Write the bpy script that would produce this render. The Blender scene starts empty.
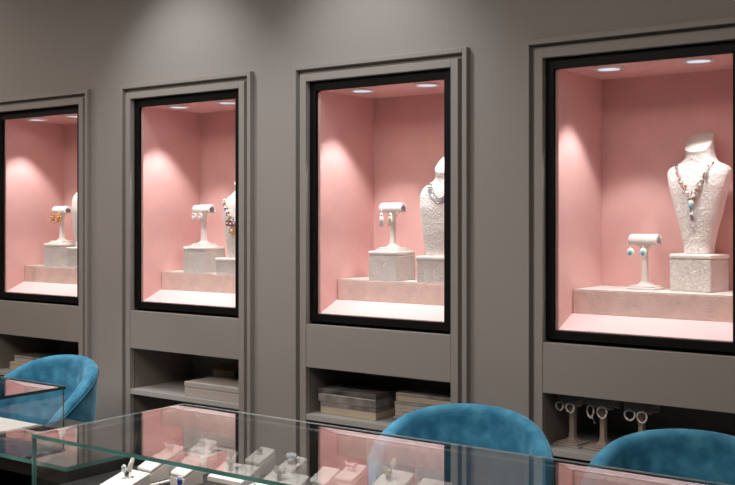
import bpy, bmesh, math, random
from mathutils import Vector, Matrix

random.seed(7)
SC = bpy.context.scene
COL = SC.collection
PI = math.pi
R = math.radians

# ------------------------------------------------------------------ materials
def new_mat(name):
    m = bpy.data.materials.new(name)
    m.use_nodes = True
    nt = m.node_tree
    for n in list(nt.nodes):
        nt.nodes.remove(n)
    out = nt.nodes.new('ShaderNodeOutputMaterial')
    return m, nt, out


def surf_mat(name, col, rough=0.6, metal=0.0, spec=0.5, bump=0.0, bscale=60.0, bdetail=3.0,
             var=0.0, vscale=8.0, sheen=0.0, sheen_tint=(1, 1, 1), kind='noise', stretch=(1, 1, 1), alt=None, coat=0.0, bdist=0.004):
    m, nt, out = new_mat(name)
    b = nt.nodes.new('ShaderNodeBsdfPrincipled')
    b.inputs['Base Color'].default_value = (*col, 1)
    b.inputs['Roughness'].default_value = rough
    b.inputs['Metallic'].default_value = metal
    b.inputs['Specular IOR Level'].default_value = spec
    b.inputs['Coat Weight'].default_value = coat
    if sheen:
        b.inputs['Sheen Weight'].default_value = sheen
        b.inputs['Sheen Roughness'].default_value = 0.4
        b.inputs['Sheen Tint'].default_value = (*sheen_tint, 1)
    tc = nt.nodes.new('ShaderNodeTexCoord')
    mp = nt.nodes.new('ShaderNodeMapping')
    mp.inputs['Scale'].default_value = stretch
    nt.links.new(tc.outputs['Object'], mp.inputs['Vector'])
    if var or alt:
        n = nt.nodes.new('ShaderNodeTexNoise')
        n.inputs['Scale'].default_value = vscale
        n.inputs['Detail'].default_value = 4
        nt.links.new(mp.outputs['Vector'], n.inputs['Vector'])
        r = nt.nodes.new('ShaderNodeValToRGB')
        r.color_ramp.elements[0].position = 0.35
        r.color_ramp.elements[1].position = 0.65
        a2 = alt if alt else tuple(min(1, c * (1 + var)) for c in col)
        a1 = col if alt else tuple(c * (1 - var) for c in col)
        r.color_ramp.elements[0].color = (*a1, 1)
        r.color_ramp.elements[1].color = (*a2, 1)
        nt.links.new(n.outputs['Fac'], r.inputs['Fac'])
        nt.links.new(r.outputs['Color'], b.inputs['Base Color'])
    if bump:
        if kind == 'damask':
            v = nt.nodes.new('ShaderNodeTexNoise')
            v.inputs['Scale'].default_value = bscale
            v.inputs['Detail'].default_value = 2
            v.inputs['Distortion'].default_value = 2.2
            src = nt.nodes.new('ShaderNodeValToRGB')
            src.color_ramp.elements[0].position = 0.44
            src.color_ramp.elements[1].position = 0.54
            nt.links.new(mp.outputs['Vector'], v.inputs['Vector'])
            nt.links.new(v.outputs['Fac'], src.inputs['Fac'])
            h = src.outputs['Color']
        else:
            v = nt.nodes.new('ShaderNodeTexNoise')
            v.inputs['Scale'].default_value = bscale
            v.inputs['Detail'].default_value = bdetail
            nt.links.new(mp.outputs['Vector'], v.inputs['Vector'])
            h = v.outputs['Fac']
        bp = nt.nodes.new('ShaderNodeBump')
        bp.inputs['Strength'].default_value = bump
        bp.inputs['Distance'].default_value = bdist
        nt.links.new(h, bp.inputs['Height'])
        nt.links.new(bp.outputs['Normal'], b.inputs['Normal'])
    nt.links.new(b.outputs['BSDF'], out.inputs['Surface'])
    return m


def glass_mat(name, tint=(0.95, 0.98, 0.975), f0=0.04, rough=0.0, power=5.0):
    """clear sheet glass: Schlick reflection over a clear transmission"""
    m, nt, out = new_mat(name)
    g = nt.nodes.new('ShaderNodeNewGeometry')
    d = nt.nodes.new('ShaderNodeVectorMath'); d.operation = 'DOT_PRODUCT'
    nt.links.new(g.outputs['Normal'], d.inputs[0]); nt.links.new(g.outputs['Incoming'], d.inputs[1])
    def mth(op, a, bval=None):
        n = nt.nodes.new('ShaderNodeMath'); n.operation = op
        for i, v in enumerate((a, bval)):
            if v is None: continue
            if isinstance(v, (int, float)): n.inputs[i].default_value = v
            else: nt.links.new(v, n.inputs[i])
        return n.outputs[0]
    a = mth('ABSOLUTE', d.outputs['Value'])
    a = mth('SUBTRACT', 1.0, a)
    a = mth('POWER', a, power)
    a = mth('MULTIPLY', a, 1 - f0)
    a = mth('ADD', a, f0)
    t = nt.nodes.new('ShaderNodeBsdfTransparent'); t.inputs['Color'].default_value = (*tint, 1)
    gl = nt.nodes.new('ShaderNodeBsdfGlossy'); gl.inputs['Roughness'].default_value = rough
    mx = nt.nodes.new('ShaderNodeMixShader')
    nt.links.new(a, mx.inputs['Fac']); nt.links.new(t.outputs[0], mx.inputs[1]); nt.links.new(gl.outputs[0], mx.inputs[2])
    nt.links.new(mx.outputs[0], out.inputs['Surface'])
    return m


def emit_mat(name, col, strength):
    m, nt, out = new_mat(name)
    e = nt.nodes.new('ShaderNodeEmission')
    e.inputs['Color'].default_value = (*col, 1); e.inputs['Strength'].default_value = strength
    nt.links.new(e.outputs[0], out.inputs['Surface'])
    return m


M = {}
M['wall'] = surf_mat('wall_paint', (0.330, 0.303, 0.286), 0.75, var=0.02, vscale=1.2, bump=0.05, bscale=220)
M['taupe'] = surf_mat('taupe_lacquer', (0.330, 0.303, 0.283), 0.5, spec=0.4, bump=0.02, bscale=150)
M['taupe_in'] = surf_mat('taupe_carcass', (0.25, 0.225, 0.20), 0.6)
M['shelf'] = surf_mat('lit_taupe_shelf', (0.45, 0.435, 0.42), 0.5)  # taupe made paler: strong light from above painted into the boards
M['black'] = surf_mat('black_metal', (0.004, 0.004, 0.004), 0.5, spec=0.2)
M['blackwood'] = surf_mat('black_lacquer', (0.007, 0.007, 0.008), 0.35)
M['sill'] = surf_mat('lit_pink_sill_suede', (0.86, 0.655, 0.655), 0.8, bump=0.1, bscale=260)  # lining pink lightened: lamp glare on the sill put into its colour
M['pink'] = surf_mat('pink_suede', (0.77, 0.46, 0.435), 0.85, bump=0.12, bscale=260, var=0.03, vscale=14, sheen=0.15)
M['blush'] = surf_mat('blush_satin', (0.90, 0.68, 0.61), 0.36, bump=0.6, bscale=60, kind='damask', var=0.06, vscale=30, spec=0.9, bdist=.005)
M['ivory'] = surf_mat('ivory_damask', (0.76, 0.71, 0.675), 0.48, bump=0.55, bscale=42, kind='damask', spec=0.6)
M['ivory_plain'] = surf_mat('ivory_suede', (0.78, 0.73, 0.69), 0.7, bump=0.1, bscale=300)
M['ped'] = surf_mat('ivory_crushed_satin', (0.88, 0.82, 0.775), 0.33, bump=1.0, bscale=78, kind='damask', spec=0.9, bdist=.006)
M['cream'] = surf_mat('cream_velvet', (0.77, 0.70, 0.655), 0.8, bump=0.08, bscale=300, sheen=0.2)
M['slot'] = surf_mat('slot_shadow_velvet', (0.45, 0.38, 0.35), 0.9)
M['velvet'] = surf_mat('blue_velvet', (0.020, 0.150, 0.262), 0.75, spec=0.25, bump=0.35, bscale=36, alt=(0.060, 0.265, 0.405), vscale=19,
                       sheen=0.8, sheen_tint=(0.45, 0.80, 1.0))
M['velvet_dark'] = surf_mat('blue_piping', (0.008, 0.10, 0.17), 0.8, sheen=0.3, sheen_tint=(0.3, 0.7, 1.0))
M['leg'] = surf_mat('black_chair_leg', (0.015, 0.014, 0.013), 0.4)
M['glass'] = glass_mat('case_glass', (0.98, 0.993, 0.99))
M['top_glass'] = glass_mat('coated_top_glass', (0.985, 0.995, 0.993), f0=0.06, power=2.8)
M['pane'] = glass_mat('niche_glass', (0.99, 0.995, 0.993), f0=0.03)
M['edge_dark'] = surf_mat('smoked_glass_edge', (0.018, 0.050, 0.056), 0.15, spec=0.8)
M['edge_pale'] = surf_mat('polished_glass_edge', (0.50, 0.58, 0.57), 0.2, spec=0.8)
M['edge'] = surf_mat('green_glass_edge', (0.095, 0.26, 0.245), 0.15, spec=0.8, var=0.3, vscale=9)
M['deck'] = surf_mat('dark_deck', (0.030, 0.028, 0.028), 0.3, var=0.4, vscale=5, stretch=(1, 12, 1))
M['silver'] = surf_mat('silver', (0.80, 0.80, 0.82), 0.18, metal=1.0)
M['gold'] = surf_mat('gold', (0.85, 0.58, 0.28), 0.22, metal=1.0)
M['rose'] = surf_mat('rose_gold', (0.72, 0.46, 0.38), 0.25, metal=1.0)
M['pearl'] = surf_mat('pearl', (0.85, 0.80, 0.77), 0.2, coat=0.5)
M['grey_pearl'] = surf_mat('grey_pearl', (0.33, 0.31, 0.32), 0.25, coat=0.5)
M['gem_w'] = surf_mat('white_gem', (0.86, 0.89, 0.93), 0.05, spec=1.0, coat=1.0)
M['gem_t'] = surf_mat('turquoise_gem', (0.10, 0.48, 0.50), 0.08, spec=1.0, coat=1.0)
M['gem_b'] = surf_mat('blue_gem', (0.015, 0.05, 0.32), 0.06, spec=1.0, coat=1.0)
M['gem_r'] = surf_mat('red_gem', (0.42, 0.015, 0.04), 0.06, spec=1.0, coat=1.0)
M['gem_g'] = surf_mat('olive_gem', (0.42, 0.42, 0.08), 0.08, spec=1.0, coat=1.0)
M['gem_y'] = surf_mat('amber_gem', (0.75, 0.42, 0.10), 0.08, spec=1.0, coat=1.0)
M['grey_case'] = surf_mat('charcoal_case', (0.055, 0.055, 0.062), 0.35, alt=(0.20, 0.19, 0.185), vscale=16, bump=0.5, bscale=20)
M['wrap'] = surf_mat('crumpled_clear_wrap', (0.42, 0.39, 0.37), 0.15, bump=1.0, bscale=22, alt=(0.20, 0.185, 0.175), vscale=13, coat=0.6)
M['kraft'] = surf_mat('kraft_cream_card', (0.50, 0.42, 0.31), 0.7, var=0.06, vscale=12)
M['white_card'] = surf_mat('pale_grey_card', (0.47, 0.42, 0.385), 0.75, bump=0.15, bscale=180)
M['brown'] = surf_mat('brown_card', (0.32, 0.24, 0.17), 0.7)
M['floor'] = surf_mat('grey_stone_floor', (0.16, 0.145, 0.13), 0.35, var=0.08, vscale=2)
M['ceil'] = surf_mat('ceiling_paint', (0.5, 0.48, 0.45), 0.9)
M['lens'] = emit_mat('lamp_lens', (0.84, 0.83, 0.95), 0.95)
M['lamp_ring'] = surf_mat('white_lamp_ring', (0.8, 0.78, 0.78), 0.35)

# ------------------------------------------------------------------ mesh builder
class MB:
    def __init__(s):
        s.bm = bmesh.new()

    def box(s, x0, x1, y0, y1, z0, z1, mi=0, T=None):
        vs = [s.bm.verts.new(p) for p in ((x0, y0, z0), (x1, y0, z0), (x1, y1, z0), (x0, y1, z0),
                                          (x0, y0, z1), (x1, y0, z1), (x1, y1, z1), (x0, y1, z1))]
        fs = []
        for q in ((0, 3, 2, 1), (4, 5, 6, 7), (0, 1, 5, 4), (1, 2, 6, 5), (2, 3, 7, 6), (3, 0, 4, 7)):
            f = s.bm.faces.new([vs[i] for i in q]); f.material_index = mi; fs.append(f)
        if T is not None:
            for v in vs: v.co = T @ v.co
        return fs

    def hexa(s, pts, mi=0):
        """eight corners, bottom ring then top ring"""
        vs = [s.bm.verts.new(p) for p in pts]
        for q in ((0, 3, 2, 1), (4, 5, 6, 7), (0, 1, 5, 4), (1, 2, 6, 5), (2, 3, 7, 6), (3, 0, 4, 7)):
            f = s.bm.faces.new([vs[i] for i in q]); f.material_index = mi
        return s

    def pane(s, x0, x1, y0, y1, z0, z1, clear=''):
        """glass sheet: two large faces glass (slot 0), thin rim faces edge colour (slot 1)"""
        d = {'x': x1 - x0, 'y': y1 - y0, 'z': z1 - z0}
        thin = min(d, key=d.get)
        fs = s.box(x0, x1, y0, y1, z0, z1)
        for f in fs:
            f.normal_update()
            f.material_index = 0 if abs(getattr(f.normal, thin)) > 0.9 else 1
            c = f.normal
            for ax, v in (('x', c.x), ('y', c.y)):          # polished clear rims
                if (ax + '+' in clear and v > .9) or (ax + '-' in clear and v < -.9): f.material_index = 0

    def rings(s, rings, mi=0, closed=True, cap0=True, cap1=True, smooth=True):
        rows = [[s.bm.verts.new(p) for p in r] for r in rings]
        n = len(rows[0])
        for a, b in zip(rows, rows[1:]):
            for i in range(n if closed else n - 1):
                j = (i + 1) % n
                f = s.bm.faces.new((a[i], a[j], b[j], b[i])); f.material_index = mi; f.smooth = smooth
        if cap0:
            f = s.bm.faces.new(list(reversed(rows[0]))); f.material_index = mi
        if cap1:
            f = s.bm.faces.new(rows[-1]); f.material_index = mi
        return s

    def lathe(s, prof, c=(0, 0, 0), n=24, mi=0, T=None, caps=True):
        rr = []
        for r, z in prof:
            ring = [Vector((c[0] + r * math.cos(2 * PI * i / n), c[1] + r * math.sin(2 * PI * i / n), c[2] + z)) for i in range(n)]
            rr.append([T @ p for p in ring] if T is not None else ring)
        return s.rings(rr, mi, cap0=caps, cap1=caps)

    def tube(s, pts, r, n=8, mi=0, closed=False):
        pts = [Vector(p) for p in pts]
        rr = []
        m = len(pts)
        up = Vector((0, 0, 1))
        for i, p in enumerate(pts):
            if closed: t = pts[(i + 1) % m] - pts[i - 1]
            else: t = pts[min(i + 1, m - 1)] - pts[max(i - 1, 0)]
            t.normalize()
            u = up if abs(t.dot(up)) < 0.95 else Vector((1, 0, 0))
            a = t.cross(u).normalized(); b = a.cross(t)
            rad = r[i] if isinstance(r, (list, tuple)) else r
            rr.append([p + rad * (math.cos(2 * PI * k / n) * a + math.sin(2 * PI * k / n) * b) for k in range(n)])
        if closed:
            rr.append(rr[0])
            rows = [[s.bm.verts.new(q) for q in ring] for ring in rr[:-1]]
            for i in range(m):
                a_, b_ = rows[i], rows[(i + 1) % m]
                for k in range(n):
                    j = (k + 1) % n
                    f = s.bm.faces.new((a_[k], a_[j], b_[j], b_[k])); f.smooth = True; f.material_index = mi
            return s
        return s.rings(rr, mi)

    def ball(s, c, r, mi=0, sub=2, sc=(1, 1, 1), smooth=True):
        T = Matrix.Translation(c) @ Matrix.Diagonal((r * sc[0], r * sc[1], r * sc[2], 1))
        g = bmesh.ops.create_icosphere(s.bm, subdivisions=sub, radius=1, matrix=T)
        for v in g['verts']:
            for f in v.link_faces:
                f.material_index = mi; f.smooth = smooth
        return s

    def build(s, name, mats, parent=None, bevel=0.0, seg=2, loc=None, smooth_angle=None):
        bmesh.ops.recalc_face_normals(s.bm, faces=s.bm.faces[:])
        me = bpy.data.meshes.new(name)
        s.bm.to_mesh(me); s.bm.free()
        for m in (mats if isinstance(mats, (list, tuple)) else [mats]):
            me.materials.append(m)
        o = bpy.data.objects.new(name, me)
        COL.objects.link(o)
        if parent: o.parent = parent
        if loc: o.location = loc
        if bevel:
            b = o.modifiers.new('edge', 'BEVEL'); b.width = bevel; b.segments = seg; b.limit_method = 'ANGLE'; b.angle_limit = R(40)
            b.harden_normals = False
        return o


def tag(o, label=None, cat=None, group=None, kind=None):
    if label: o['label'] = label
    if cat: o['category'] = cat
    if group: o['group'] = group
    if kind: o['kind'] = kind
    return o


def thing(name, label, cat, loc=(0, 0, 0), rz=0.0, group=None):
    o = bpy.data.objects.new(name, None)
    o.empty_display_size = 0.05
    COL.objects.link(o); o.location = loc; o.rotation_euler = (0, 0, rz)
    return tag(o, label, cat, group)


def copy_tree(o, parent=None):
    c = o.copy(); COL.objects.link(c)
    if parent: c.parent = parent
    for ch in list(o.children): copy_tree(ch, c)
    return c


def place(proto, used, loc, rz=0.0, label=None, group=None):
    """first call moves the prototype itself, later calls copy it with its parts"""
    o = proto if not used else copy_tree(proto)
    used.append(o)
    o.location = loc; o.rotation_euler = (0, 0, rz)
    if label: o['label'] = label
    if group: o['group'] = group
    return o


# ------------------------------------------------------------------ key dimensions (metres)
WY = 3.10                       # front plane of the cabinet frames
WF = WY + 0.024                 # plaster face of the wall
CX = (-4.221, -3.219, -2.217, -1.214)   # cabinet centres
HW, TOP = 0.391, 2.040          # frame half-width and height
CEIL = 2.80
X0, X1, Y0 = -7.5, 2.6, -3.2

# ------------------------------------------------------------------ room shell
def struct(name, mb, m):
    return tag(mb.build(name, m), kind='structure')

w = MB()
edges = [X0] + [v for c in CX for v in (c - HW + 0.004, c + HW - 0.004)] + [X1]
for i in range(0, len(edges), 2):
    w.box(edges[i], edges[i + 1], WF, WF + 0.42, 0, TOP - 0.004)
w.box(X0, X1, WF, WF + 0.42, TOP - 0.004, CEIL)
struct('wall_back', w, M['wall'])
w = MB(); w.box(X0, X1, WF + 0.42, WF + 0.5, 0, CEIL); struct('wall_rear_skin', w, M['wall'])
w = MB(); w.box(X0 - 0.1, X0, Y0, WF + 0.5, 0, CEIL); struct('wall_left', w, M['wall'])
w = MB(); w.box(X1, X1 + 0.1, Y0, WF + 0.5, 0, CEIL); struct('wall_right', w, M['wall'])
w = MB(); w.box(X0 - 0.1, X1 + 0.1, Y0 - 0.1, Y0, 0, CEIL); struct('wall_front', w, M['wall'])
w = MB(); w.box(X0 - 0.1, X1 + 0.1, Y0 - 0.1, WF + 0.5, -0.1, 0); struct('floor', w, M['floor'])
w = MB(); w.box(X0 - 0.1, X1 + 0.1, Y0 - 0.1, WF + 0.5, CEIL, CEIL + 0.1); struct('ceiling', w, M['ceil'])

# ------------------------------------------------------------------ built-in display cabinets
NZ0, NZ1, NHW, ND = 1.08, 1.942, 0.288, 0.40     # niche: floor front, ceiling, half-width, depth from WY

PLY = 0.153                                       # front face of the plinth

def make_cabinet():
    t = thing('display_cabinet', '', 'display cabinet')
    def three(hw0, hw1, top0, top1, y0, y1, z0=0.0):
        m = MB()
        m.box(-hw0, -hw1, y0, y1, z0, top0); m.box(hw1, hw0, y0, y1, z0, top0)
        m.box(-hw1, hw1, y0, y1, top1, top0)
        return m
    three(HW, HW - 0.018, TOP, TOP - 0.018, 0, 0.06).build('outer_frame', M['taupe'], t, 0.0015)
    m = three(HW - 0.036, 0.3255, TOP - 0.036, TOP - 0.064, 0.003, 0.0295)
    g = three(HW - 0.018, HW - 0.036, TOP - 0.018, TOP - 0.036, 0.026, 0.06)   # recessed groove
    me = bpy.data.meshes.new('tmp'); g.bm.to_mesh(me); m.bm.from_mesh(me); g.bm.free()
    m.build('inner_frame', M['taupe'], t, 0.0012)
    # black window frame
    f = MB()
    b0, b1, b2, zt, zb = 0.328, 0.299, 0.282, 1.979, 1.052
    f.box(-b0, -b1, 0.030, 0.047, zb, zt); f.box(b2, b0, 0.030, 0.047, zb, zt)
    f.box(-b1, b2, 0.030, 0.047, NZ1 - 0.002, zt); f.box(-b1, b2, 0.030, 0.047, zb, NZ0)
    fr = f.build('window_frame', M['black'], t, 0.0015)
    p = MB(); p.pane(-b1, b2, 0.036, 0.042, NZ0, NZ1 - 0.002)
    p.build('glass_pane', [M['pane'], M['edge']], fr)
    # pink lining
    for s in (-1, 1):
        m = MB(); m.box(min(s * NHW, s * (NHW + 0.012)), max(s * NHW, s * (NHW + 0.012)), 0.047, ND + 0.012, 1.055, NZ1 + 0.012)
        m.build('side_lining', M['pink'], t)
    m = MB(); m.box(-NHW, NHW, ND, ND + 0.012, 1.055, NZ1 + 0.012); m.build('back_lining', M['pink'], t)
    m = MB(); m.box(-NHW, NHW, 0.047, ND, NZ1, NZ1 + 0.012); m.build('niche_ceiling', M['pink'], t)
    m = MB(); m.hexa([(-NHW, 0.047, 1.05), (NHW, 0.047, 1.05), (NHW, ND, 1.05), (-NHW, ND, 1.05),
                      (-NHW, 0.047, 1.083), (NHW, 0.047, 1.083), (NHW, PLY, 1.128), (-NHW, PLY, 1.128)])
    m.box(-NHW, NHW, PLY, ND, 1.05, 1.128)
    m.build('sloping_sill', M['sill'], t)
    for x in (-0.145, 0.150):
        d = MB(); d.lathe([(0.036, 0), (0.046, 0), (0.050, 0.004), (0.050, 0.006), (0.037, 0.006), (0.036, 0)], (x, 0.124, NZ1 - 0.006), 32, caps=False)
        o = d.build('downlight', M['lamp_ring'], t)
        d = MB(); d.lathe([(0.0005, 0), (0.037, 0), (0.037, 0.003), (0.0005, 0.003)], (x, 0.124, NZ1 - 0.004), 32)
        d.build('lens', M['lens'], o)
    # drawer and open compartments below
    m = MB(); m.box(-0.3245, 0.3245, 0.004, 0.034, 0.876, 1.041); m.build('drawer_front', M['taupe'], t, 0.0015)
    c = MB()
    D = 0.412
    c.box(-0.345, -0.327, 0.034, D, 0.0, 1.05); c.box(0.327, 0.345, 0.034, D, 0.0, 1.05)
    c.box(-0.327, 0.327, D - 0.012, D, 0.0, 1.05)
    c.box(-0.327, 0.327, 0.034, D - 0.012, 0.884, 0.90)
    c.box(-0.327, 0.327, 0.034, D - 0.012, 0.10, 0.12)
    c.build('carcass', M['taupe_in'], t)
    m = MB(); m.box(-0.327, 0.327, 0.006, D - 0.012, 0.673, 0.695); m.build('shelf_board', M['shelf'], t, 0.0015)
    m = MB(); m.box(-0.327, 0.327, 0.03, 0.05, 0.0, 0.10); m.build('plinth', M['taupe'], t)
    return t

cab = make_cabinet(); used = []
CABLAB = ['taupe built-in cabinet with pink niche, furthest one, showing gold flower earrings on a stand',
          'taupe built-in cabinet with pink niche, its shelf below holding a flat pale grey lidded box',
          'taupe built-in cabinet with pink niche, its shelf below holding stacks of wrapped flat cases',
          'taupe built-in cabinet with pink niche, its shelf below holding three bangle stands']
for x, l in zip(CX, CABLAB):
    place(cab, used, (x, WY, 0), 0, l, 'pink niche display cabinets')

def lamp_spot(name, loc, target, power, size, blend, col=(1, 1, 1), radius=0.03):
    l = bpy.data.lights.new(name, 'SPOT'); l.energy = power; l.spot_size = R(size); l.spot_blend = blend
    l.color = col; l.shadow_soft_size = radius
    o = bpy.data.objects.new(name, l); COL.objects.link(o); o.location = loc
    o.rotation_euler = (Vector(target) - Vector(loc)).to_track_quat('-Z', 'Y').to_euler()
    return o

for x in CX:
    for dx in (-0.145, 0.150):
        lamp_spot('niche_lamp', (x + dx, WY + 0.124, NZ1 - 0.012), (x + dx, WY + 0.134, 1.1), 12.0, 82, 0.35, (1.0, 0.975, 0.965), 0.028)

# ------------------------------------------------------------------ niche contents
PZ = 1.208   # platform top
plat = thing('display_plinth', '', 'plinth')
m = MB(); m.box(-NHW + 0.002, NHW - 0.002, PLY, ND - 0.002, 1.128, PZ); m.build('body', M['blush'], plat, 0.003)
m = MB(); m.box(-NHW + 0.003, NHW - 0.003, PLY + .001, ND - 0.003, PZ, PZ + 0.002); m.build('top_cloth', M['cream'], plat)
used = []
PL = ['long blush satin plinth under gold earring stand in the furthest niche',
      'long blush satin plinth in the niche with the multicoloured necklace',
      'long blush satin plinth in the niche with the silver bib necklace',
      'long blush satin plinth carrying the turquoise earrings and pendant necklace']
for x, l in zip(CX, PL):
    place(plat, used, (x, WY, 0), 0, l, 'niche plinths')
PZ += 0.002

def make_block(name, wx, dy, h, lip):
    t = thing(name, '', 'riser block')
    m = MB(); m.box(-wx / 2, wx / 2, -dy / 2, dy / 2, 0, h - 0.016); m.build('body', M['ped'], t, 0.004, 3)
    m = MB(); m.box(-wx / 2 - lip, wx / 2 + lip, -dy / 2 - lip, dy / 2 + lip, h - 0.016, h); m.build('padded_top', M['ivory_plain'], t, 0.006, 3)
    return t

CUBE_H = 0.113
cube = make_block('riser_block', 0.134, 0.130, CUBE_H, 0.001); used = []
for k, l in ((0, 'ivory damask riser block under the gold earring stand'),
             (1, 'ivory damask riser block under the stand with round white earrings'),
             (2, 'ivory damask riser block under the stand with tassel earrings')):
    place(cube, used, (CX[k] - (.082, .093, .078)[k], WY + 0.229, PZ), 0, l, 'riser blocks under earring stands')
PED_H, PED2_H = 0.098, 0.068
ped = make_block('bust_pedestal', 0.18, 0.130, PED_H, 0.003); used = []
for k, l in ((0, 'low ivory bust pedestal cut off by window edge in the furthest niche'),
             (1, 'lowest of the ivory pedestals, under the bust with multicoloured necklace'),
             (2, 'low ivory pedestal under the bust with silver bib necklace')):
    if k == 1:
        p2 = make_block('bust_pedestal', 0.18, 0.130, PED2_H, 0.003); p2.location = (CX[1] + .129, WY + 0.229, PZ); tag(p2, l, 'riser block', 'low bust pedestals')
        continue
    place(ped, used, (CX[k] + (.127, .127, .167)[k], WY + 0.229, PZ), 0, l, 'low bust pedestals')
PED4_H = 0.122
p4 = make_block('bust_pedestal', 0.145, 0.128, PED4_H, 0.002)
p4.location = (-1.126, WY + 0.317, PZ); p4.rotation_euler = (0, 0, R(-9))
tag(p4, 'tall ivory damask pedestal under the bust with turquoise pendant', 'riser block')

# --- busts
class BustShape:
    def __init__(s, rows): s.rows = rows          # (z, half width, half depth, centre y)
    def at(s, z):
        r = s.rows
        if z <= r[0][0]: return r[0][1:]
        for a, b in zip(r, r[1:]):
            if z <= b[0]:
                k = (z - a[0]) / (b[0] - a[0]); k2 = k * k * (3 - 2 * k) * 0.35 + k * 0.65
                return tuple(a[i] + (b[i] - a[i]) * k2 for i in (1, 2, 3))
        return r[-1][1:]
    def front(s, x, z, off=0.0):
        w_, d_, c_ = s.at(z)
        q = min(0.995, abs(x) / w_)
        return Vector((x, c_ - d_ * (1 - q ** 2.8) ** (1 / 2.8) - off, z))
    def mesh(s, top_tilt=0.85, n=40, steps=70):
        m = MB(); z0, z1 = s.rows[0][0], s.rows[-1][0]
        rr = []
        for i in range(steps + 1):
            z = z0 + (z1 - z0) * i / steps
            w_, d_, c_ = s.at(z)
            ring = []
            for k in range(n):
                a = 2 * PI * k / n
                ca, sa = math.cos(a), math.sin(a)
                e = 2 / 2.8
                x = w_ * math.copysign(abs(ca) ** e, ca); y = c_ + d_ * math.copysign(abs(sa) ** e, sa)
                ring.append(Vector((x, y, z)))
            rr.append(ring)
        # the neck is cut off on a slope, lower at the front
        zt = z1
        for ring in rr:
            for p in ring:
                kk = max(0, (p.z - (zt - 0.06)) / 0.06)
                p.z += kk * top_tilt * (p.y)
        m.rings(rr)
        return m, rr[-1]

B4 = BustShape([(0, .047, .040, 0), (.012, .047, .040, 0), (.03, .049, .038, 0), (.072, .059, .040, 0), (.145, .080, .045, -.002), (.229, .102, .048, -.002),
                (.262, .109, .044, 0), (.276, .107, .042, .002), (.287, .098, .040, .004), (.296, .076, .039, .006), (.305, .056, .039, .007),
                (.320, .0455, .040, .007), (.340, .043, .040, .006), (.365, .044, .040, .002)])
B3 = BustShape([(0, .086, .045, 0), (.02, .088, .046, 0), (.10, .100, .050, -.002), (.18, .112, .052, -.002), (.228, .112, .048, 0), (.248, .105, .045, .002),
                (.262, .090, .042, .004), (.272, .070, .041, .005), (.284, .053, .041, .006), (.298, .045, .041, .006), (.315, .043, .041, .004), (.342, .044, .041, .002)])

def make_bust(shape, name='jewellery_bust'):
    t = thing(name, '', 'display bust')
    m, top = shape.mesh()
    m.build('torso', M['ivory'], t)
    m = MB(); c = sum(top, Vector()) / len(top)
    m.rings([[c + (p - c) * k + Vector((0, 0, h)) for p in top] for k, h in ((1.0, 0.0), (1.0, .003), (.95, .006), (.5, .009))])
    m.build('neck_cap', M['ivory_plain'], t)
    return t

b4 = make_bust(B4); b4.location = (-1.126, WY + 0.317, PZ + PED4_H); b4.rotation_euler = (0, 0, R(-9))
tag(b4, 'ivory bust with a broad chest on tall pedestal wearing the turquoise pendant necklace', 'display bust', 'ivory display busts')
b3 = make_bust(B3); used = []
for k, l in ((0, 'ivory bust mostly hidden by window edge in the furthest niche'),
             (1, 'ivory bust wearing the multicoloured flower necklace'),
             (2, 'ivory bust wearing the silver bib necklace')):
    place(b3, used, (CX[k] + (.130, .154, .174)[k], WY + 0.229, PZ + (PED2_H if k == 1 else PED_H)), 0, l, 'ivory display busts')

# --- necklaces
def neck_line(shape, half, z_top, z_low, n, off, sharp=1.0):
    pts = []
    for i in range(n + 1):
        u = -1 + 2 * i / n
        x = half * u
        z = z_low + (z_top - z_low) * abs(u) ** sharp
        pts.append(shape.front(x, z, off))
    return pts

# N4: clusters of silver and pink stones on a chain with a drop
nk = thing('pendant_necklace', 'silver and rose cluster necklace with turquoise drop pendant on the broad bust', 'necklace', tuple(b4.location), b4.rotation_euler.z)
ln = neck_line(B4, 0.064, 0.297, 0.182, 44, 0.004, 1.2)
m = MB(); m.tube(ln, 0.0016, 6); m.build('chain', M['silver'], nk)
for i, p in enumerate(ln):
    if i % 2: continue
    m = MB(); lead = abs(i - 22) > 16
    for j in range(4):
        q = p + Vector((random.uniform(-.007, .007), -0.003 - random.uniform(0, .003), random.uniform(-.007, .007)))
        m.ball(q, random.uniform(.0040, .0066) * (0.6 if lead else 1), mi=0 if lead else (0, 1, 0, 2, 0, 0, 2)[(i // 2 + j) % 7], sub=1, smooth=False)
    m.build('stone_cluster', [M['silver'], M['rose'], M['pearl']], nk)
p = B4.front(0, 0.164, 0.008)
m = MB(); m.ball(p + Vector((0, 0, .004)), 0.0105, sc=(1, .55, 1)); m.build('white_stone', M['gem_w'], nk)
m = MB(); m.ball(p + Vector((-.002, -.003, -.007)), 0.0068, sc=(1, .5, .9)); m.build('turquoise_stone', M['gem_t'], nk)
m = MB()
for i in range(5):
    x = (i - 2) * .0025
    m.tube([B4.front(x, .152, .006), B4.front(x, .12, .006), B4.front(x * 1.5, .084 + .004 * abs(i - 2), .005)], .0016, 5)
m.build('tassel', M['silver'], nk)

# N3: silver bib
nk = thing('bib_necklace', 'silver pearl bib necklace lying round the neck of a bust', 'necklace', tuple(used[2].location))
for row, (hf, zt, zl, r_) in enumerate(((.052, .278, .216, .0032), (.057, .273, .210, .0034), (.062, .268, .204, .0034), (.067, .262, .198, .0032))):
    m = MB()
    for i, p in enumerate(neck_line(B3, hf, zt, zl, 46, 0.002, 2.0)):
        m.ball(p, r_, mi=(i + row) % 2, sub=1)
    m.build('pearl_row', [M['grey_pearl'], M['silver']], nk)

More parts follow.
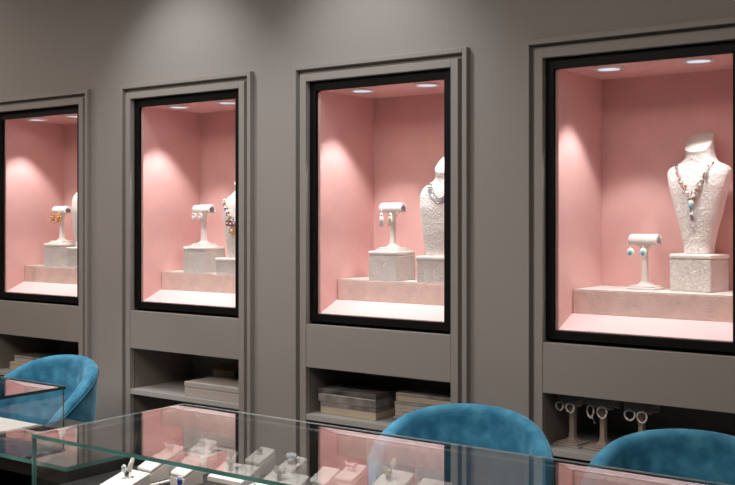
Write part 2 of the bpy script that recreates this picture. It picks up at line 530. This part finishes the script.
# N2: multicoloured flowers
nk = thing('flower_necklace', 'multicoloured flower necklace of red, green and blue stones on a bust', 'necklace', tuple(used[1].location))
ln = neck_line(B3, 0.085, 0.245, 0.150, 44, 0.004, 1.5)
m = MB(); m.tube(ln, 0.0022, 6); m.build('chain', M['gold'], nk)
gems = [M['gem_w'], M['gem_g'], M['gold'], M['gem_b'], M['gem_w'], M['gem_r']]
for i, p in enumerate(ln):
    if i % 2: continue
    m = MB()
    for j in range(5):
        a = j * 2 * PI / 5 + i
        m.ball(p + Vector((.0075 * math.cos(a), -.003, .0075 * math.sin(a))), .0050, sub=1)
    m.ball(p + Vector((0, -.005, 0)), .0045, mi=1, sub=1)
    m.build('flower', [gems[(i // 2) % 6], gems[(i // 2 + 2) % 6]], nk)
for x, z, rr_, mm in ((-.050, .150, .010, 'gem_r'), (-.030, .147, .010, 'gem_r'), (-.012, .150, .009, 'gem_b'), (-.022, .118, .014, 'gold'), (-.040, .128, .008, 'gem_w')):
    m = MB()
    for j in range(7):
        a = j * 2 * PI / 7
        m.ball(B3.front(x + rr_ * math.cos(a), z + rr_ * math.sin(a), .006), rr_ * .5, sub=1)
    m.ball(B3.front(x, z, .008), rr_ * .6, mi=1, sub=1)
    m.build('flower', [M[mm], M['gem_w']], nk)

# --- T-bar earring stands
def make_tstand(name='earring_stand', h=0.186, barw=0.101, cm=None, bm_=None):
    cm = cm or M['cream']; bm_ = bm_ or M['ivory_plain']
    t = thing(name, '', 'earring stand')
    m = MB(); m.box(-.052, .052, -.042, .042, 0, .007); m.box(-.042, .042, -.034, .034, .007, .013)
    m.build('base', bm_, t, 0.003)
    m = MB()
    def sq(hx, hy, z): return [Vector((-hx, -hy, z)), Vector((hx, -hy, z)), Vector((hx, hy, z)), Vector((-hx, hy, z))]
    zt = h - .034
    m.rings([sq(.030, .020, .013), sq(.020, .015, .017), sq(.0115, .010, .026), sq(.0092, .009, .045), sq(.0090, .009, zt - .03), sq(.012, .010, zt - .014), sq(.026, .013, zt - .002), sq(.030, .014, zt + .004)], smooth=False)
    m.build('column', cm, t, 0.002)
    # padded half-roll draped over the top: rounded roof with a curled-under front
    m = MB(); n = 18; rr = []
    prof = []
    for i in range(n + 1):
        a = R(-35) + R(250) * i / n
        prof.append((.026 * math.cos(a), .023 * math.sin(a)))
    inner = [(.66 * y, .60 * z) for y, z in reversed(prof)]
    loop = prof + inner
    for x in (-barw / 2, -barw / 2 + .003, barw / 2 - .003, barw / 2):
        k = .93 if abs(abs(x) - barw / 2) < 1e-6 else 1.0
        rr.append([Vector((x, y * k, h - .023 + z * k)) for y, z in loop])
    m.rings(rr)
    m.build('bar', bm_, t)
    return t

ts = make_tstand(); used = []
SZ = [PZ + CUBE_H, PZ + CUBE_H, PZ + CUBE_H, PZ]
SX = [CX[0] - .092, CX[1] - .098, CX[2] - .076, -1.302]
SY = [WY + .233, WY + .233, WY + .233, WY + .295]
SL = ['ivory T-bar stand holding two gold flower earrings on a block',
      'ivory T-bar stand holding two round white earrings on a block',
      'ivory T-bar stand holding two long tassel earrings on a block',
      'ivory T-bar stand with turquoise drop earrings, standing directly on the plinth']
for k in range(4):
    place(ts, used, (SX[k], SY[k], SZ[k]), R(-4) if k == 3 else 0, SL[k], 'ivory earring stands')

def ep(k, x): return (SX[k] + x, SY[k] - .028, SZ[k] + .148)   # hanging point on the front edge of a bar

def earring(k, x, label, build):
    t = thing('earring', label, 'earring', ep(k, x))
    m = MB(); m.tube([(0, .004, .010), (0, -.001, .010), (0, -.002, .004), (0, -.001, -.004)], .0010, 5); m.build('hook', M['silver'], t)
    build(t)
    return t
def e_drop(t):
    m = MB(); m.tube([(0, -.001, -.004), (0, -.001, -.012)], .0012, 5); m.ball((0, -.001, -.024), .0135, sc=(1, .45, 1.2)); m.build('white_setting', M['pearl'], t)
    m = MB(); m.ball((0, -.006, -.026), .0072, sc=(1, .5, 1.25)); m.build('turquoise_stone', M['gem_t'], t)
def e_round(t):
    m = MB()
    m.tube([(.0105 * math.cos(2 * PI * i / 20), -.002, -.014 + .0125 * math.sin(2 * PI * i / 20)) for i in range(20)], .004, 6, closed=True)
    m.build('white_hoop', M['pearl'], t)
    m = MB(); m.ball((0, -.003, -.016), .0055); m.build('stone', M['gem_w'], t)
def e_flower(t):
    m = MB()
    for j in range(6):
        a = j * PI / 3; m.ball((.0125 * math.cos(a), -.002, -.017 + .0125 * math.sin(a)), .0095, sub=1, sc=(1, .5, 1))
    m.build('gold_petals', M['gold'], t)
    m = MB(); m.ball((0, -.006, -.017), .0065); m.build('amber_stone', M['gem_y'], t)
    m = MB()
    for i in range(3): m.ball((-.010 + .010 * i, -.002, -.039 - .004 * (i % 2)), .0065, sub=1)
    m.build('gold_drops', M['gold'], t)
def e_tassel(mat):
    def f(t):
        m = MB(); m.ball((0, -.002, -.008), .0075, sub=1, sc=(1, .6, 1)); m.build('stud', M['gem_w'], t)
        m = MB()
        for i in range(5): m.tube([((i - 2) * .0025, -.002, -.012), ((i - 2) * .0042, -.002, -.032), ((i - 2) * .004, -.002, -.052 - .004 * (i % 2))], .0019, 5)
        m.build('tassel', M['pearl'], t)
        m = MB(); m.ball((0, -.006, -.026), .0055, sc=(1, .6, 1.8)); m.build('stone', M[mat], t)
    return f
earring(0, -.034, 'gold flower earring at the outer end of the stand in furthest niche', e_flower)
earring(0, .012, 'gold flower earring next to the column of the stand in furthest niche', e_flower)
earring(1, -.032, 'round white earring at the outer end of its T-bar stand', e_round)
earring(1, .004, 'round white earring hanging in front of the stand column', e_round)
earring(2, -.034, 'long pale tassel earring with silvery stone at outer end of bar', e_tassel('gem_w'))
earring(2, .008, 'long tassel earring with olive green stone on the T-bar stand', e_tassel('gem_g'))
earring(3, -.040, 'turquoise drop earring at the outer end of the T-bar, clear of the column', e_drop)
earring(3, .004, 'turquoise drop earring hanging in front of the stand column', e_drop)

# ------------------------------------------------------------------ things on the open shelves
SHZ = 0.695
st = make_tstand('bangle_stand', 0.172, 0.10, surf_mat('dusky_velvet', (0.34, 0.27, 0.225), 0.8), surf_mat('dusky_cloth', (0.40, 0.33, 0.285), 0.8)); used = []
ST = [(-1.478, WY + .105, 'dusky T-bar stand with two bangles, first one beside the shelf end wall'),
      (-1.370, WY + .105, 'dusky T-bar stand with bangles in the middle of the shelf trio'),
      (-1.238, WY + .100, 'dusky T-bar stand with bangles, third on shelf, half behind blue chair')]
for x, y, l in ST:
    place(st, used, (x, y, SHZ), R(-12), l, 'bangle stands on the shelf')
def bangle(x, y, z, label, rx, rz_, tail=False):
    t = thing('bangle', label, 'bangle', (x, y, z))
    m = MB()
    m.tube([(rx * math.cos(2 * PI * i / 24), .003 * math.sin(4 * PI * i / 24), -rz_ + rz_ * math.sin(2 * PI * i / 24)) for i in range(24)], .0032, 6, closed=True)
    m.build('hoop', M['pearl'], t)
    m = MB(); m.ball((0, -.001, -2 * rz_), .0045, sub=1)
    if tail: m.tube([(rx * .5, -.001, -rz_ * 1.7), (rx * 1.1, -.002, -rz_ * 2.3), (rx * 1.5, -.001, -rz_ * 2.9)], .0018, 5)
    m.build('clasp', M['silver'], t)
bl = [('white bangle at the outer end of the first shelf stand', -.036, .013, .014, False), ('white bangle in front of the column of the first shelf stand', .006, .014, .015, False),
      ('narrow white bracelet with a loose tail on the middle shelf stand', -.034, .011, .020, True), ('white bangle on the middle shelf stand in front of its column', .010, .016, .018, False),
      ('white bangle at the outer end of the third shelf stand', -.030, .017, .016, False), ('white bangle in front of the third shelf stand column', .014, .016, .017, False)]
for i, (l, dx, rx, rz_, tl) in enumerate(bl):
    x, y, _ = ST[i // 2]
    bangle(x + dx, y - .034 - dx * .21, SHZ + .143, l, rx, rz_, tl)

def flat_case(name, label, cat, x0, x1, y0, y1, z0, z1, body, top, group=None, rz=0):
    cx, cy = (x0 + x1) / 2, (y0 + y1) / 2
    t = thing(name, label, cat, (cx, cy, z0), rz, group)
    hx, hy, h = (x1 - x0) / 2, (y1 - y0) / 2, z1 - z0
    m = MB(); m.box(-hx, hx, -hy, hy, 0, h * .62); m.build('tray', body, t, .003)
    m = MB(); m.box(-hx - .001, hx + .001, -hy - .001, hy + .001, h * .62, h); m.build('lid', top, t, .004, 3)
    return t
gA, gB = 'wrapped flat cases stacked beside the shelf end', 'flat cases stacked in the shelf middle'
flat_case('flat_case', 'cream and clear-wrapped flat case, underneath the charcoal one', 'case', -2.508, -2.245, 3.15, 3.36, SHZ, SHZ + .047, M['kraft'], M['wrap'], gA)
flat_case('flat_case', 'charcoal flat case in crumpled clear wrap, on top of the cream one', 'case', -2.518, -2.240, 3.148, 3.37, SHZ + .047, SHZ + .098, M['wrap'], M['grey_case'], gA, R(-1))
zz = SHZ
for i, (h, b_, t_, l) in enumerate(((.028, M['grey_case'], M['wrap'], 'dark wrapped flat case at the very bottom of the stack by the blue chair'),
                                    (.027, M['white_card'], M['white_card'], 'pale grey flat case, second from bottom of the stack by the blue chair'),
                                    (.026, M['white_card'], M['wrap'], 'pale wrapped flat case, second from top of the stack by the blue chair'),
                                    (.034, M['kraft'], M['wrap'], 'cream flat case topmost on the stack by the blue chair'))):
    flat_case('flat_case', l, 'case', -2.166 + .004 * (i % 2), -1.905, 3.152 + .003 * i, 3.36, zz, zz + h, b_, t_, gB)
    zz += h
flat_case('flat_box', 'flat pale grey lidded box on a shelf, in front of small brown card boxes', 'box', -3.222, -2.905, 3.120, 3.30, SHZ, SHZ + .062, M['white_card'], M['white_card'])
def small_box(x, y, w_, d_, h_, lab, mat, z=SHZ):
    t = thing('card_box', lab, 'box', (x, y, z))
    m = MB(); m.box(-w_ / 2, w_ / 2, -d_ / 2, d_ / 2, 0, h_); m.build('body', mat, t, .003)
    m = MB(); m.hexa([(-w_ / 2, -d_ / 2, h_), (w_ / 2, -d_ / 2, h_), (w_ / 2, d_ / 2, h_), (-w_ / 2, d_ / 2, h_),
                      (-w_ * .42, -d_ * .1, h_ + .018), (w_ * .42, -d_ * .1, h_ + .018), (w_ * .42, d_ * .2, h_ + .018), (-w_ * .42, d_ * .2, h_ + .018)]); m.build('flap', mat, t)
small_box(-3.20, 3.385, .13, .10, .085, 'small brown card box behind the flat pale box, nearer the shelf end', M['brown'])
small_box(-3.03, 3.385, .13, .10, .085, 'small brown card box behind the middle of flat pale box', M['brown'])
flat_case('flat_case', 'cream flat case at the bottom of the stack above the furthest chair', 'case', -4.485, -4.20, 3.15, 3.36, SHZ, SHZ + .04, M['kraft'], M['kraft'])
flat_case('flat_case', 'thin grey flat case lying on a cream case above the furthest chair', 'case', -4.455, -4.19, 3.155, 3.35, SHZ + .04, SHZ + .075, M['white_card'], M['wrap'])
flat_case('flat_case', 'dark flat case alone behind the top of the furthest chair', 'case', -4.12, -3.90, 3.15, 3.35, SHZ, SHZ + .075, M['grey_case'], M['wrap'])

# ------------------------------------------------------------------ blue velvet tub chairs
def make_chair():
    t = thing('tub_chair', '', 'chair')
    RX, RY, FR, th = .286, .272, .21, .050
    def plan(u):
        # u in [-1, 1]: front of one arm, round the back, front of the other arm
        k = .30
        if abs(u) > 1 - k:
            q = (abs(u) - (1 - k)) / k
            return Vector((math.copysign(RX * (1 - .10 * q * q), u), -FR * q, 0))
        a = PI / 2 * u / (1 - k); e = 2 / 2.08
        return Vector((RX * math.copysign(abs(math.sin(a)) ** e, a), RY * math.cos(a) ** e, 0))
    def rim(y):
        q = max(0, .272 - y)
        return .868 - .31 * q - .80 * q * q
    def nrm(u):
        d = plan(min(1, u + .01)) - plan(max(-1, u - .01)); d.normalize()
        return Vector((-d.y, d.x, 0))
    def taper(z):
        return .84 + .16 * max(0, min(1, (z - .34) / .5)) ** .8
    N = 96; zb = .34
    m = MB(); rows = []
    dimples = [(u_, z_) for z_, o_ in ((.76, 0), (.67, .5), (.58, 0)) for u_ in [.13 * (j + o_) for j in range(-5, 5)]]
    for i in range(N + 1):
        u = -1 + 2 * i / N
        p0 = plan(u); n_ = nrm(u); zr = rim(p0.y); hb = zr - th / 2
        def P(off, z):
            k = taper(z)
            return Vector((p0.x * k, p0.y * k, 0)) + n_ * off + Vector((0, 0, z))
        ring = []
        for k in range(12):
            ring.append(P(.005 * math.sin(PI * k / 11), zb + (hb - zb) * k / 11))
        for k in range(1, 8):
            q = PI * k / 8
            ring.append(P(-th / 2 + th / 2 * math.cos(q), hb + th / 2 * math.sin(q)))
        for k in range(24):
            z = hb - (hb - zb) * k / 23
            dr = .008 * math.sin(PI * k / 23)
            for du, dz in dimples:
                dr -= .010 * math.exp(-(((u - du) * .62) ** 2 + (z - dz) ** 2) / (2 * .012 ** 2))
            ring.append(P(-th + dr, z))
        rows.append(ring)
    m.rings(rows, closed=True)
    m.build('backrest_shell', M['velvet'], t)
    m = MB(); pts = []
    for i in range(81):
        u = -1 + 2 * i / 80; p0 = plan(u); z = rim(p0.y) - th * .62
        pts.append(Vector((p0.x * taper(z), p0.y * taper(z), z)) + nrm(u) * .002)
    m.tube(pts, .004, 6); m.build('piping', M['velvet_dark'], t)
    m = MB(); rr = []
    for r_, z in ((.15, .36), (.19, .365), (.20, .39), (.203, .43), (.195, .455), (.17, .468), (.10, .474), (.02, .476)):
        rr.append([Vector((r_ * math.cos(2 * PI * k / 40), r_ * math.sin(2 * PI * k / 40) * 1.12 - .02, z)) for k in range(40)])
    m.rings(rr); m.build('seat_cushion', M['velvet'], t)
    m = MB(); m.lathe([(.0, 0), (.19, 0), (.21, .01), (.21, .03), (.0, .03)], (0, -.01, .335), 32); m.build('seat_base', M['velvet_dark'], t)
    for sx in (-1, 1):
        for sy in (-1, 1):
            m = MB(); m.tube([(sx * .20, sy * .19 - .01, 0), (sx * .135, sy * .13 - .01, .345)], [.010, .016], 12); m.build('leg', M['leg'], t)
    return t
ch = make_chair(); used = []
for x, y, rz, l in ((-3.596, 2.605, 0, 'blue velvet tub chair behind the further glass case, its side arm in view'),
                    (-1.566, 2.600, R(20), 'blue velvet tub chair behind counter, below the niche with the silver necklace'),
                    (-0.885, 2.610, R(20), 'blue velvet tub chair in front of the shelf with bangle stands')):
    place(ch, used, (x, y, 0), rz, l, 'blue velvet tub chairs')

# ------------------------------------------------------------------ glass counters
CT, GT = 0.864, 0.010
YF, YB = 1.752, 2.318
DECK = 0.710

def make_counter(label, x0, x1, clear, edge):
    t = thing('glass_counter', label, 'display counter', ((x0 + x1) / 2, (YF + YB) / 2, 0), 0, 'glass jewellery counters')
    hx, hy = (x1 - x0) / 2, (YB - YF) / 2
    g = [M['glass'], edge]
    m = MB(); m.pane(-hx, hx, -hy, hy, CT - GT, CT, clear); m.build('top_glass', [M['top_glass'], edge], t)
    m = MB(); m.box(-hx, hx, hy + .0002, hy + .0016, CT - .0035, CT); m.box(-hx - .0016, -hx - .0002, -hy + .004, hy, CT - .0035, CT)
    m.build('polished_edge', M['edge_pale'], t)
    e = .0008
    m = MB(); m.pane(-hx, hx, -hy, -hy + .008, DECK - .03, CT - GT - e); m.build('front_glass', g, t)
    m = MB(); m.pane(-hx, hx, hy - .006, hy, DECK + e, CT - GT - e); m.build('back_glass', M['glass'], t)
    m = MB(); m.pane(-hx, -hx + .008, -hy + .009, hy - .007, DECK - .03, CT - GT - e); m.build('side_glass', g, t)
    m = MB(); m.pane(hx - .008, hx, -hy + .009, hy - .007, DECK - .03, CT - GT - e); m.build('side_glass', g, t)
    m = MB(); m.box(-hx + .009, hx - .009, -hy + .009, hy - .007, DECK - .03, DECK); m.build('deck', M['deck'], t)
    m = MB(); m.box(-hx, hx, -hy, hy, .10, DECK - .031); m.build('base_cabinet', M['blackwood'], t, .003)
    m = MB(); m.box(-hx + .03, hx - .03, -hy + .05, hy - .05, 0, .10); m.build('plinth', M['black'], t)
    return t
AX0, AX1 = -2.395, -0.15
BX0, BX1 = -4.70, -2.978
make_counter('glass counter nearest in view, filled with cream ring boxes and pads', AX0, AX1, 'y+x-', M['edge'])
make_counter('glass counter in front of the furthest blue chair, with a white pad inside', BX0, BX1, 'y+', M['edge_dark'])

dk = thing('consulting_desk', 'low black desk with green-edged glass top bridging the two glass counters', 'desk', ((BX1 + AX0) / 2, (1.868 + YB) / 2, 0))
hx, hy = (AX0 - BX1) / 2 - .002, (YB - 1.868) / 2
m = MB(); m.pane(-hx, hx, -hy, hy, .738, .750, 'y+x-'); m.build('glass_top', [M['top_glass'], M['edge']], dk)
m = MB(); m.box(-hx + .004, hx - .004, -hy + .006, hy, .700, .737); m.build('board', M['blackwood'], dk)
m = MB(); m.box(-hx + .02, hx - .02, hy - .05, hy - .02, .0, .70); m.build('modesty_panel', M['blackwood'], dk)

# ------------------------------------------------------------------ jewellery inside the counters
def make_wedge():
    t = thing('ring_box', '', 'ring box')
    w2, d2, hf, hb = .0315, .034, .038, .066
    m = MB(); m.hexa([(-w2, -d2, 0), (w2, -d2, 0), (w2, d2, 0), (-w2, d2, 0), (-w2, -d2, hf - .012), (w2, -d2, hf - .012), (w2, d2, hb - .012), (-w2, d2, hb - .012)])
    m.build('body', M['cream'], t, .003)
    k = .0315
    m = MB(); m.hexa([(-k, -d2, hf - .0118), (k, -d2, hf - .0118), (k, d2, hb - .0118), (-k, d2, hb - .0118), (-k, -d2, hf), (k, -d2, hf), (k, d2, hb), (-k, d2, hb)])
    m.build('padded_top', M['ivory_plain'], t, .005, 3)
    sl = (hb - hf) / (2 * d2)
    m = MB(); m.hexa([(-.018, -.003, hf + sl * .031 - .002), (.018, -.003, hf + sl * .031 - .002), (.018, .003, hf + sl * .037 - .002), (-.018, .003, hf + sl * .037 - .002),
                      (-.018, -.003, hf + sl * .031 + .0007), (.018, -.003, hf + sl * .031 + .0007), (.018, .003, hf + sl * .037 + .0007), (-.018, .003, hf + sl * .037 + .0007)])
    m.build('slot', M['slot'], t)
    return t

def ring(x, y, z, label, gem='gem_w', metal='silver', rz=0.0, style='solitaire', sc=1.0):
    t = thing('ring', label, 'ring', (x, y, z), rz)
    m = MB(); r_ = .0095 * sc
    # upright half of the band showing above the slot
    m.tube([(r_ * math.cos(2 * PI * i / 22), 0, r_ * .72 + r_ * math.sin(2 * PI * i / 22)) for i in range(22)], .0014 * sc, 6, closed=True)
    m.build('band', M[metal], t)
    m = MB(); zt = r_ * 1.72
    if style == 'solitaire':
        m.lathe([(.0, -.004 * sc), (.0055 * sc, .002 * sc), (.0058 * sc, .003 * sc), (.0035 * sc, .005 * sc), (.0, .005 * sc)], (0, 0, zt), 10)
    elif style == 'oval':
        m.ball((0, -.002, zt), .010 * sc, sc=(.8, .55, 1.1))
    elif style == 'halo':
        for j in range(12):
            a = j * PI / 6; m.ball((.0085 * sc * math.cos(a), -.001, zt + .0105 * sc * math.sin(a)), .0024 * sc, mi=1, sub=1)
        m.ball((0, -.002, zt), .008 * sc, sc=(.85, .5, 1.1))
    elif style == 'flower':
        for j in range(6):
            a = j * PI / 3; m.ball((.007 * sc * math.cos(a), .006 * sc * math.sin(a), zt + .002), .0052 * sc, sub=1)
        m.ball((0, 0, zt + .005), .005 * sc, sub=1)
    elif style == 'bow':
        for s_ in (-1, 1):
            m.ball((s_ * .010 * sc, 0, zt + .004), .009 * sc, sc=(1, .6, .75)); m.ball((s_ * .017 * sc, 0, zt + .009), .005 * sc)
        m.ball((0, 0, zt + .004), .005 * sc)
    m.build('gem', [M[gem], M['gem_w']], t)
    return t

wb = make_wedge(); used = []
# x, y, turn, label, ring(gem, metal, style, scale, label, turn)
WBX = [
    (-2.218, 2.028, 'cream ring box with thin silver ring, beside the tray holding the clip', ('gem_w', 'silver', 'solitaire', .9, 'thin silver ring on the ring box beside the clip tray')),
    (-2.274, 2.141, 'cream ring box with a bow ring, reflected pink, deepest in its corner', ('gem_w', 'pearl', 'bow', 1.0, 'white bow ring on the ring box behind the thin silver ring')),
    (-2.100, 2.042, 'cream ring box with the large blue stone ring at its front', ('gem_b', 'silver', 'halo', 1.0, 'large oval blue stone ring leaning on the front of a cream box')),
    (-2.248, 2.252, 'cream ring box with pearl ring, at the back glass beside the niche reflection', ('pearl', 'silver', 'flower', 1.1, 'pearl cluster ring on the rear ring box in the niche reflection')),
    (-2.170, 2.150, 'cream ring box between the blue stone ring and the rear pearl ring', ('gem_w', 'silver', 'solitaire', 1.1, 'clear stone ring behind the large blue stone ring')),
    (-2.032, 2.270, 'cream ring box with a dark stone ring, standing before the plain wall reflection', ('grey_pearl', 'silver', 'flower', .8, 'small dark cluster ring on the box before the plain wall reflection')),
    (-1.886, 2.240, 'cream ring box with a tall clear cluster ring, beside the third niche reflection', ('gem_w', 'silver', 'flower', 1.6, 'tall clear cluster ring on the box beside the third niche reflection')),
    (-1.697, 2.265, 'cream ring box with a large bow ring, in front of the blue chair', ('pearl', 'silver', 'bow', 1.0, 'large white bow ring on the box in front of the blue chair')),
]
for x, y, l, (gm, mt, sty, s_, rl) in WBX:
    place(wb, used, (x, y, DECK), R(-5), l, 'cream wedge ring boxes')
    if gm == 'gem_b': ring(x + .022, y - .046, DECK + .001, rl, gm, mt, R(15), sty, s_ * 1.25)      # leans against the front of its box
    else: ring(x, y, DECK + .052 - .005 * s_, rl, gm, mt, 0, sty, s_)

def pad(x, y, wx, dy, label, hf=.014, hb=.042, mat='ivory_plain', grp='slanted ivory pads in the counter', w=.005):
    t = thing('display_pad', label, 'display pad', (x, y, DECK), 0, grp)
    a, b = wx / 2, dy / 2
    m = MB(); m.hexa([(-a, -b, 0), (a, -b, 0), (a, b, 0), (-a, b, 0), (-a, -b, hf - w), (a, -b, hf - w), (a, b, hb - w), (-a, b, hb - w)]); m.build('board', M['cream'], t, .001)
    m = MB(); m.hexa([(-a, -b, hf - w), (a, -b, hf - w), (a, b, hb - w), (-a, b, hb - w), (-a, -b, hf), (a, -b, hf), (a, b, hb), (-a, b, hb)]); m.build('cushion', M[mat], t, .0025, 3)
    return t
pad(-2.200, 1.905, .095, .105, 'slanted ivory pad holding the clip ring, closest to the counter end glass')
pad(-2.020, 2.145, .130, .075, 'slanted ivory pad with a slim clip between the back ring boxes')
pad(-1.842, 2.150, .130, .075, 'slanted ivory pad with a short clip, in front of the tall cluster ring')
pad(-1.790, 2.265, .060, .070, 'small bare ivory pad beside the box with the large bow ring')
pad(-1.527, 2.215, .088, .090, 'raised ivory pad carrying an olive jewel clip, in front of blue chair', .045, .078)
pad(-1.415, 2.215, .088, .090, 'raised bare ivory pad next to the one with the olive jewel clip', .040, .070)

def clip(x, y, z, label, h=.05, gem='gem_w', rz=0.0, tilt=.012):
    t = thing('ring_clip', label, 'ring clip', (x, y, DECK + z), rz)
    m = MB(); m.box(-.009, .009, -.006, .006, 0, .024); m.build('holder', M['silver'], t, .0015)
    m = MB(); m.tube([(0, .002, .020), (tilt * .5, .004, h * .7), (tilt, .006, h)], [.0062, .0068, .0055], 12); m.ball((tilt, .006, h), .0055); m.build('finger', M['ivory_plain'], t)
    m = MB()
    for j in range(7):
        a = j * 2 * PI / 7; m.ball((-.008 + .006 * math.cos(a), -.007, .030 + .008 * math.sin(a)), .0042, sub=1, smooth=False)
    m.tube([(-.006, -.005, .030), (0, -.004, .026), (.004, 0, .026)], .0015, 5)
    m.build('ring', M[gem], t)
clip(-2.195, 1.915, .026, 'silver clip with an ivory finger and sparkling ring on the end pad', .056)
clip(-2.030, 2.150, .026, 'silver clip with slim ivory finger on the pad between back ring boxes', .050)
clip(-1.850, 2.150, .026, 'short silver clip with sparkling ring in front of the tall cluster ring', .034)
clip(-1.535, 2.215, .057, 'clip with an olive jewel on the raised pad in front of the blue chair', .058, 'gem_g')

def rod(x0, y0, x1, y1, z, label):
    t = thing('chain_rod', label, 'display rod', ((x0 + x1) / 2, (y0 + y1) / 2, z))
    dx, dy = (x1 - x0) / 2, (y1 - y0) / 2
    m = MB(); m.tube([(-dx, -dy, .005), (dx, dy, .005)], .005, 10); m.ball((-dx, -dy, .005), .005); m.ball((dx, dy, .005), .005); m.build('rod', M['cream'], t)
    m = MB()
    for k in (-.5, 0, .5):
        m.tube([(dx * k + .0058 * math.cos(2 * PI * i / 12) * dy / math.hypot(dx, dy), dy * k - .0058 * math.cos(2 * PI * i / 12) * dx / math.hypot(dx, dy), .0055 + .0058 * math.sin(2 * PI * i / 12)) for i in range(12)], .0008, 5, closed=True)
    m.build('fine_chain', M['silver'], t)
rod(-2.160, 1.90, -2.150, 2.08, DECK, 'slim cream rod lying between the thin silver ring box and the blue stone box')
rod(-1.930, 2.10, -1.940, 2.22, DECK, 'short cream rod lying beside the pad before the tall cluster ring')

# pad and trinkets in the further counter
t = pad(-3.27, 2.07, .43, .42, 'wide white pad inside the further glass counter', .016, .016, grp='white pad in the further counter')
for i, (x, y) in enumerate(((-3.17, 2.14), (-3.31, 2.15), (-3.24, 2.02))):
    q = ring(x, y, DECK + .013, ['silver ring on the wide white pad, nearest the glass end of the further counter', 'silver ring on the wide white pad, deepest from the glass end',
                                 'silver ring on the wide white pad, nearest the front glass'][i], ('gem_w', 'gem_b', 'gem_w')[i], 'silver', .4, 'flower', 1.0)

# ------------------------------------------------------------------ room lights and added fill
def ceiling_spot(x, y, tx, ty, power, size=70, blend=.6, tz=0.8, col=(1.0, .93, .87)):
    lamp_spot('ceiling_lamp_or_fill', (x, y, CEIL - .03), (tx, ty, tz), power, size, blend, col, .04)
NEU = (.975, .985, 1.0)
ceiling_spot(-3.20, 2.55, -3.20, 2.95, 29, 80, .9, 1.9, NEU)
ceiling_spot(-2.25, 2.55, -2.25, 2.95, 29, 80, .9, 1.9, NEU)
ceiling_spot(-3.55, 2.1, -3.55, 2.35, 90, 50, .7, .8, NEU)  # unseen spot, added to brighten the furthest chair
ceiling_spot(-2.1, 1.9, -2.05, 2.05, 205, 42, .7, .8, NEU)  # unseen spot, added and narrowed to lift the ring boxes
ceiling_spot(-1.4, 2.0, -1.45, 2.25, 45, 48, .7, .8, NEU)  # unseen spot, added as fill over the near counter

ceiling_spot(-5.6, 1.9, -5.2, 3.0, 45, 110, 1.0, 1.8, (1.0, .88, .78))  # made-up warm spot, added to lift the dim left end of the wall

def area(name, loc, rot, sx, sy, power, col):
    l = bpy.data.lights.new(name, 'AREA'); l.shape = 'RECTANGLE'; l.size = sx; l.size_y = sy; l.energy = power; l.color = col
    o = bpy.data.objects.new(name, l); COL.objects.link(o); o.location = loc; o.rotation_euler = rot
    return o
area('ceiling_fill_panel', (-2.7, 1.45, CEIL - .02), (0, 0, 0), 1.6, 0.5, 9, NEU)  # unseen fill panel, added for neutral ambient light
area('ceiling_fill_panel', (-2.7, 0.5, CEIL - .02), (0, 0, 0), 6.4, 1.2, 92, (1.0, .86, .745))  # unseen wide panel, added as warm ambient fill

wd = bpy.data.worlds.new('World'); SC.world = wd; wd.use_nodes = True
wd.node_tree.nodes['Background'].inputs['Color'].default_value = (0.3, 0.29, 0.28, 1)
wd.node_tree.nodes['Background'].inputs['Strength'].default_value = 0.3

# ------------------------------------------------------------------ camera
cam = bpy.data.cameras.new('camera'); co = bpy.data.objects.new('camera', cam); COL.objects.link(co)
cam.sensor_width = 36; cam.sensor_fit = 'HORIZONTAL'
cam.lens = 36 * 1040 / 735
cam.shift_y = -24.5 / 735
co.location = (0, 0, 1.45)
co.rotation_euler = (PI / 2, 0, R(35.93))
cam.clip_start = 0.02
SC.camera = co

SC.view_settings.view_transform = 'Standard'
SC.view_settings.look = 'None'
SC.view_settings.gamma = 1
SC.view_settings.exposure = 0.07
SC.cycles.transparent_max_bounces = 24
SC.cycles.max_bounces = 10
SC.cycles.glossy_bounces = 6
SC.cycles.use_denoising = True
